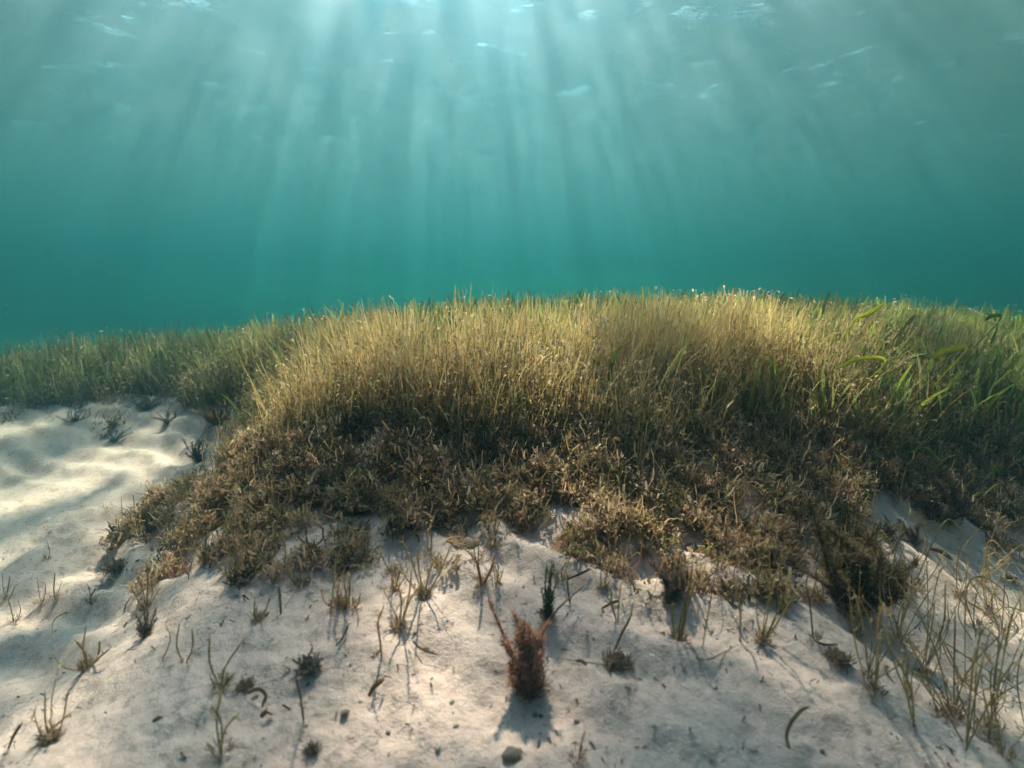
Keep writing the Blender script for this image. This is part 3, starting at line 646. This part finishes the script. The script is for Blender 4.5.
while cnt < 90:
    px, py = rng.uniform(150, 880), rng.uniform(430, 560)
    if not in_poly(np.array([px]), np.array([py]), SCARP)[0]: continue
    a = rng.uniform(0, 6.28); l = rng.uniform(6, 15); b = rng.normal(0, 5, 2); u_ = rng.uniform(.02, .05)
    lying('dead_leaf', ('upper' if py < 495 else 'lower') + ' pale dead leaf in the brown growth below the meadow, ' + zone(px), [(px, py, u_ * .6), (px + l * .5 * math.cos(a) + b[0], py + l * .5 * math.sin(a) + b[1], u_), (px + l * math.cos(a), py + l * math.sin(a), u_ * .8)],
          rng.uniform(.004, .008), lerp(lerp(PALE, PINKT, rng.random()), TAN, rng.random() * .6), 'dead leaf', 'dead leaves in the growth below the meadow'); cnt += 1
lying('twig', 'pale stick leaning between the two foreground tufts', [(541,630,.004),(560,614,.02),(586,594,.03)], .004, A3(.46,.34,.25), 'twig', t=.003)
lying('twig', 'dark twig lying on the sand right of the green tuft', [(568,582),(579,577),(591,571)], .005, DKB * 1.4, 'twig', t=.004)
lying('twig', 'small dark twig bent in a V, lying left of the feathery tuft', [(413,644),(421,652),(438,658)], .0042, BROWN, 'twig', t=.003)
lying('twig', 'thin pale root lying across the sand towards the brown leaf clump', [(556,660,.003),(580,663,.003),(606,667,.003)], .0018, STRAW * .7, 'root', t=.0018)
lying('twig', 'thin root lying in a curve on the sand at right of centre', [(683,640,.003),(700,661,.003),(722,655,.003),(740,645,.003)], .0018, BROWN * 1.5, 'root', t=.0018)
lying('twig', 'dark level twig on the edge of the sand spur at right', [(814,643),(824,647),(838,647)], .004, DKB * 1.5, 'twig', t=.003)
lying('twig', 'dark crooked twig on the shaded sand left of the curved stem', [(336,648),(343,640),(348,628)], .0035, DKB * 1.3, 'twig', t=.003)
lying('dead_leaf', 'short brown leaf lying alone on the sand right of the spike', [(602,610),(611,605),(619,602)], .006, BROWN * 1.4, 'dead leaf', lift=.004)
lying('dead_leaf', 'rust-brown curled leaf on the foreground sand, left of centre', [(369,699),(374,692,.012),(381,687,.012),(384,680,.008)], .007, ORANGE * .7, 'dead leaf')
lying('dead_leaf', 'small tan leaf lying on the thin pale root', [(576,664),(581,665,.01),(587,667)], .006, STRAW * .6, 'dead leaf')
lying('dead_leaf', 'small orange leaf half buried in the sand at lower left', [(261,718),(266,717,.008),(273,717)], .008, ORANGE, 'dead leaf', lift=.003)
lying('dead_leaf', 'brown frayed leaf lying above the small orange one', [(247,697),(258,695,.012),(266,700,.01),(262,710,.006)], .006, BROWN * 1.4, 'dead leaf')
lying('dead_leaf', 'tiny brown leaf on the bright sand at lower left', [(153,724),(158,723,.008),(163,720)], .006, BROWN * 1.2, 'dead leaf')
lying('dead_leaf', 'curled tan leaf with a raised stalk at lower right', [(789,752),(786,742,.012),(790,733,.02),(800,725,.03),(808,722,.03)], .006, STRAW * .8, 'dead leaf')
lying('dead_leaf', 'dark curled leaf lying on the pale sand slope at right', [(930,550),(942,556,.015),(953,562)], .011, BROWN * 1.1, 'dead leaf')
lying('dead_leaf', 'upright tan leaf on a stem above the brown leaf clump', [(615,652,.006),(622,640,.02),(630,628,.03),(632,616,.035)], .006, STRAW * .7, 'dead leaf')
def clump(label, px, py, w, h, c0, c1, n=70, name='leaf_clump', cat_='leaf clump'):
    p = at(px, py); r_ = w / FPX * p.y / 2; e = thing(name, p, label, cat_)
    for k in range(3):
        q = n * 3; rt = np.stack((rng.normal(0, .42, q) * r_, rng.normal(0, .42, q) * r_, U(q, 0, 1) ** 2 * r_ * .55), -1)
        V, F, S, _ = ribbons(rt, U(q, .25, .8) * r_, U(q, .05, .20) * r_, U(q, 0, 6.28), U(q, .7, 1.8), U(q, -1.2, 1.2), 2, side=U(q, 0, 6.28), prof=((0, .5, 1), (.5, 1, .4)))
        Cc = per_vert(lerp(np.array(c0), np.array(c1), rng.random((q, 1))), 2); mesh_obj('leaf_bunch', V, F, CRUST, e, cols=Cc)
clump('brown crumpled leaf clump lying right of the feathery tuft', 617, 666, 28, 22, BROWN, A3(.30,.20,.13))
clump('dark crumpled clump on the sand spur at the edge of the right thicket', 838, 662, 26, 18, BROWN, A3(.34,.23,.16))
clump('dark matted clump under the wide V of stems at left', 246, 688, 22, 12, BROWN, A3(.36,.26,.17), 40)
clump('dark matted clump at the left tip of the brown growth', 118, 570, 26, 16, BROWN, A3(.13,.10,.06), 60)
clump('small dark clump on the far right sand slope', 1011, 580, 12, 8, BROWN, A3(.14,.09,.06), 30)
clump('grey matted litter patch on the sand, low at the left of centre', 310, 668, 30, 10, A3(.09,.075,.06), A3(.24,.20,.16), 40)
clump('dark smudge of litter at the bottom edge, left of centre', 312, 752, 18, 10, A3(.06,.05,.045), A3(.16,.13,.10), 36)
def pebble(label, px, py, w, col, name='pebble', cat_='pebble', flat=.55, group=None):
    p = at(px, py); r_ = w / FPX * p.y / 2; bm = bmesh.new(); bmesh.ops.create_icosphere(bm, subdivisions=3, radius=1)
    sd_ = rng.uniform(0, 50)
    for v in bm.verts:
        k = 1 + .28 * noise.noise(v.co * 1.3 + Vector((sd_, 0, 0))) + .08 * noise.noise(v.co * 4 + Vector((sd_, 3, 0)))
        v.co = Vector((v.co.x * k * r_, v.co.y * k * r_ * .8, v.co.z * k * r_ * flat))
    me = bpy.data.meshes.new(name); bm.to_mesh(me); n = len(bm.verts); bm.free()
    for f in me.polygons: f.use_smooth = True
    ca = me.color_attributes.new('tint', 'FLOAT_COLOR', 'POINT'); ca.data.foreach_set('color', np.tile(np.array((*col, 1), np.float32), n)); me.materials.append(CRUST)
    o = bpy.data.objects.new(name, me); COL.objects.link(o); o.location = p + Vector((0, 0, r_ * flat * .35)); o.rotation_euler = (0, 0, rng.uniform(0, 6.28)); return tag(o, label, cat_, group)
pebble('smooth grey pebble at the bottom edge just left of the centre', 513, 757, 23, A3(.36,.30,.25))
for px, py, lb in ((452,703,'tiny pale shell chip left of the feathery tuft, topmost of three'), (456,727,'tiny pale shell chip in the foreground, middle one of three'), (438,749,'tiny pale shell chip near the bottom edge, lowest of three')):
    pebble(lb, px, py, 7, A3(.62,.56,.48), 'shell_chip', 'shell')
for px, py, w_, lb in ((535,716,7,'dark speck of debris right below the feathery tuft, left of two'), (541,717,6,'dark speck of debris right below the feathery tuft, right of two'), (577,722,7,'dark speck on the sand between the feathery tuft and the bottom right'), (388,734,6,'dark round speck alone on the bright sand at the bottom left of centre'),
    (822,752,7,'dark speck on the smooth sand at lower right'), (345,715,11,'flat dark flake on the sand between brown stalk and rust-brown leaf')):
    pebble(lb, px, py, w_, A3(.32,.26,.21), 'debris_speck', 'debris')
pebble('pale sandy lump showing through the growth right of centre', 704, 470, 30, A3(.46,.375,.31), 'sand_lump', 'sand lump', .6)
pebble('small pale lump low in the growth, below the larger one', 692, 549, 16, A3(.40,.32,.26), 'sand_lump', 'sand lump', .45)
pebble('pale rounded lump in front of the straw-coloured shoot', 471, 546, 20, A3(.42,.33,.26), 'sand_lump', 'sand lump', .5)

# ---- what nobody could count: crumbs on the sand, motes in the water
n = 10000; x = U(n, -1.5, 1.5); y = .45 + 1.5 * rng.random(n) ** 1.4; k = (np.abs(x) < y) & (rng.random(n) < np.clip((fbm(x, y, 5, 121, 3) - .36) * 4, .06, 1)); x, y = x[k], y[k]; n = len(x)
V, F, S, p = ribbons(np.stack((x, y, height(x, y) + .0008), -1), U(n, .002, .013) ** 1., U(n, .001, .0035), U(n, 0, 6.28), U(n, 1.1, 1.7), U(n, -.8, .6), 2, side=U(n, 0, 6.28))
r = rng.random((n, 1)); c = lerp(lerp(DKB, A3(.16,.11,.07), r), A3(.5,.43,.35), (rng.random((n, 1)) < .25) * .9)
o = mesh_obj('leaf_litter', V, F, CRUST, cols=per_vert(c, 2)); tag(o, kind='stuff')
n = 800; y = .7 + 4.5 * rng.random(n); x = U(n, -1, 1) * y; z = U(n, -.05, .75) * y; k = z > height(x, y) + .3; x, y, z = x[k], y[k], z[k]; n = len(x)
oct_ = np.array([(1,0,0),(0,1,0),(-1,0,0),(0,-1,0),(0,0,1),(0,0,-1)], float); of = np.array([(0,1,4),(1,2,4),(2,3,4),(3,0,4),(1,0,5),(2,1,5),(3,2,5),(0,3,5)])
sz = U(n, .0006, .0019) * (.5 + y * .35)
V = (np.stack((x, y, z), -1)[:, None] + oct_[None] * sz[:, None, None]).reshape(-1, 3); F = (of[None] + (np.arange(n) * 6)[:, None, None]).reshape(-1, 3)
o = mesh_obj('suspended_particles', V, F, CRUST, cols=np.full((len(V), 3), .55)); tag(o, kind='stuff')
